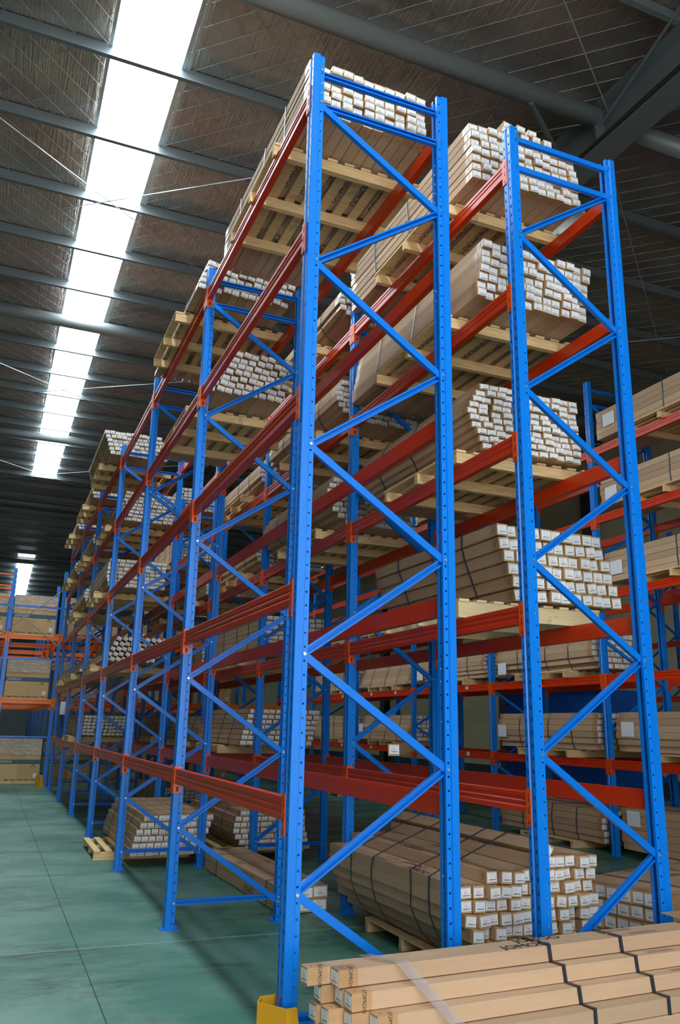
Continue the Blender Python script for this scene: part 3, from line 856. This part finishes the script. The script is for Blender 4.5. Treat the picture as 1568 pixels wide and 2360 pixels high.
# blue steel cabinets behind the inner row
def cabinet(label, loc, w, h, d):
    t = thing('steel_cabinet', label, 'cabinet', loc)
    a = MB(); a.box(0, d, 0, w, .08, h); link('body', a.mesh('body', m_steelblue), t)
    for k in range(3):
        a = MB(); a.box(-.02, -.001, .03+k*w/3, (k+1)*w/3-.03, .14, h*.55); a.box(-.02, -.001, .03+k*w/3, (k+1)*w/3-.03, h*.58, h-.06)
        p = link('door_panel', a.mesh('door_panel', m_steelblue), t)
        a = MB(); a.box(-.035, -.02, .1+k*w/3, .13+k*w/3, h*.4, h*.48); link('handle', a.mesh('handle', m_rod), p)
    a = MB(); a.box(0, d, .05, w-.05, 0, .08); link('plinth', a.mesh('plinth', m_column), t)
cabinet('long deep-blue steel cabinet standing behind the inner rack row', (9.0, 8.2, 0), 3.3, 2.35, .9)

# ================================================================== DRIVE-IN RACK AT THE FAR END
DX = [-.06 - 1.26*k for k in range(0, 3)] + [1.20, 2.46, 3.72, 4.98, 6.24]
DX.sort()
DYS = [18.3, 20.9, 23.5, 26.1, 28.7, 31.3]
a = MB(); a.box(-.045, .045, 0, .075, 0, 5.42); dpost = a.mesh('drive_in_post', [m_blue])
a = MB(); a.box(-.05, .05, -.02, .095, 0, .008); dfoot = a.mesh('foot_plate', m_blue)
def dlab(i, j): return '%s post across and %s in depth' % (ORD[i], ORD[j])
for j, y in enumerate(DYS):
    fr = thing('rack_frame_line', 'blue posts and orange beams of the far drive-in rack, %s line in depth' % ORD[j], 'rack', (0, y, 0), 0, 'cross lines of the drive-in rack')
    for i, x in enumerate(DX):
        link('post', dpost, fr, (x, 0, 0)); link('foot_plate', dfoot, fr, (x, 0, 0))
    for x0, x1 in zip(DX, DX[1:]):
        for z in (2.04, 3.64):
            a = MB(); a.prism([(p, q) for p, q in BP], (Vector((0,0,0)), Y, Z, X), x1-x0-.09); o = link('beam', a.mesh('beam', m_orange), fr, (x0+.045, .0, z-.04))
            for xx in (x0+.045, x1-.045):
                a = MB(); s = 1 if xx < (x0+x1)/2 else -1
                a.box(*sorted((-s*.05, s*.006)), -.006, -.001, -.11, .13); link('end_connector', a.mesh('end_connector', m_orange), fr, (xx, 0, z))
        if j == 0:
            for z in (1.19, 3.11, 4.45):
                a = MB(); a.box(x0+.045, x1-.045, .01, .045, z-.02, z+.02); link('tie_bar', a.mesh('tie_bar', m_blue), fr)
    for x0, x1 in ((DX[0], DX[1]),):
        for z in (5.25, 4.95, 4.65):
            a = MB(); a.box(x0+.045, x1-.045, .01, .045, z-.02, z+.02); link('tie_bar', a.mesh('tie_bar', m_orange), fr)
    if j < 5:
        for i, x in enumerate(DX):
            for z in (2.10, 3.78):
                a = MB()
                if i < len(DX)-1: a.box(x+.046, x+.13, .085, 2.57, z-.035, z)
                if i: a.box(x-.13, x-.046, .085, 2.57, z-.035, z)
                link('depth_rail', a.mesh('depth_rail', m_orange), fr)
    if j == 0:
        for i, (xa, xb) in enumerate(((DX[1], DX[2]),)):
            for p, q in (((DX[0]+.3, 0, 5.1), (DX[2], 0, 3.45)), ((DX[2]+.1, 0, 5.05), (DX[0]+.2, 0, 2.9))):
                a = MB(); a.tube((p[0], -.02, p[2]), (q[0], -.02, q[2]), .012, 6); link('cross_rod', a.mesh('cross_rod', m_rod), fr)
guard('yellow steel guard at the corner post of the far drive-in rack', (-.135, 18.22, 0))

def carton_stack(label, x, y, z, w=1.12, d=.95, upper=.52, lower=.50, m=m_yellowcard):
    pallet('timber pallet under ' + label, (x, y+.02, z+.001), wx=w, dy=d/2-.05, nb=7)
    zz = z+PH+.003
    t = thing('carton_stack', label, 'carton stack', (x, y, zz), 0, 'film-wrapped carton stacks')
    for k in range(2):
        a = MB(); a.box(k*w/2+.001, (k+1)*w/2-.001, 0, d, 0, lower); c = link('carton', a.mesh('carton', m), t)
        a = MB(); a.box(k*w/2+.001, (k+1)*w/2-.001, -.0012, -.0002, lower-.12, lower-.005); link('printed_band', a.mesh('printed_band', m_navy), c)
        a = MB(); a.box(k*w/2+.001, (k+1)*w/2-.001, -.0012, -.0002, lower-.138, lower-.124); link('printed_line', a.mesh('printed_line', m_yelprint), c)
        if k == 0: link('printed_logo', t_logo_w, c, (.22, -.002, lower-.065), (math.pi/2, 0, 0))
        else:
            a = MB(); a.box(w*.86, w*.94, -.0014, -.0002, .05, .15); link('label_sheet', a.mesh('label_sheet', m_white), c)
            a = MB(); ax = w*.84; a.quad([(ax, -.002, .36), (ax+.05, -.002, .30), (ax+.05,-.002,.325),(ax,-.002,.385),(ax-.05,-.002,.325),(ax-.05,-.002,.30)]); link('up_arrow', a.mesh('up_arrow', m_ink), c)
    for k in range(3):
        a = MB(); a.box(k*w/3+.001, (k+1)*w/3-.001, .02, d, lower+.002, lower+upper); link('carton', a.mesh('carton', m), t)
    a = MB(); a.box(.0, w, -.002, d+.01, lower+.12, lower+upper+.01); link('stretch_film', a.mesh('stretch_film', m_film), t)
for i, x in enumerate(DX[:-1]):
    for j, (z, nm) in enumerate(((0, 'floor'), (2.10, 'lower beams'), (3.78, 'upper beams'))):
        if i > 5: continue
        carton_stack('film-wrapped navy-banded cartons on %s, %s drive-in lane' % (nm, ORD[i]), x+.08, 19.4, z, w=1.10, lower=.50, upper=.50)
for i, x in enumerate(DX[1:4]):
    carton_stack('further carton stack deep inside the %s drive-in lane' % ORD[i], x+.07, 24.5, 0, upper=.3)

# high-bay lamp behind the top bundle
t = thing('high_bay_lamp', 'white dome high-bay lamp hanging near the roof behind the second rack row', 'lamp', (5.05, 3.75, 8.38))
prof = [(.30, 0), (.29, .03), (.26, .10), (.20, .18), (.12, .24), (.07, .27), (.07, .36), (0, .36)]
a = MB(); n = 24
for (r0, z0), (r1, z1) in zip(prof, prof[1:]):
    for k in range(n):
        a0, a1 = 2*math.pi*k/n, 2*math.pi*(k+1)/n
        q = [(r0*math.cos(a0), r0*math.sin(a0), z0), (r0*math.cos(a1), r0*math.sin(a1), z0)]
        q += [(r1*math.cos(a1), r1*math.sin(a1), z1), (r1*math.cos(a0), r1*math.sin(a0), z1)] if r1 > 0 else [(0, 0, z1)]
        a.quad(q)
link('lamp_shade', a.mesh('lamp_shade', m_lamp, True), t)
a = MB(); a.tube((0,0,.1),(0,0,.27),.05,10); link('bulb', a.mesh('bulb', m_grid), t)
a = MB(); a.tube((0,0,.36),(0,0,1.0),.01,6); link('hanger', a.mesh('hanger', m_cable), t)
# wall-mounted grey box on a frame post far along the aisle
a = MB(); a.box(0, .10, -.12, 0, 0, .26); a.box(.01, .09, -.125, -.12, .02, .24)
tag(link('control_box', a.mesh('control_box', m_white), None, (-.17, 14.3, 1.72)), 'small white control box fixed to an aisle-side rack post far along the aisle', 'control box')
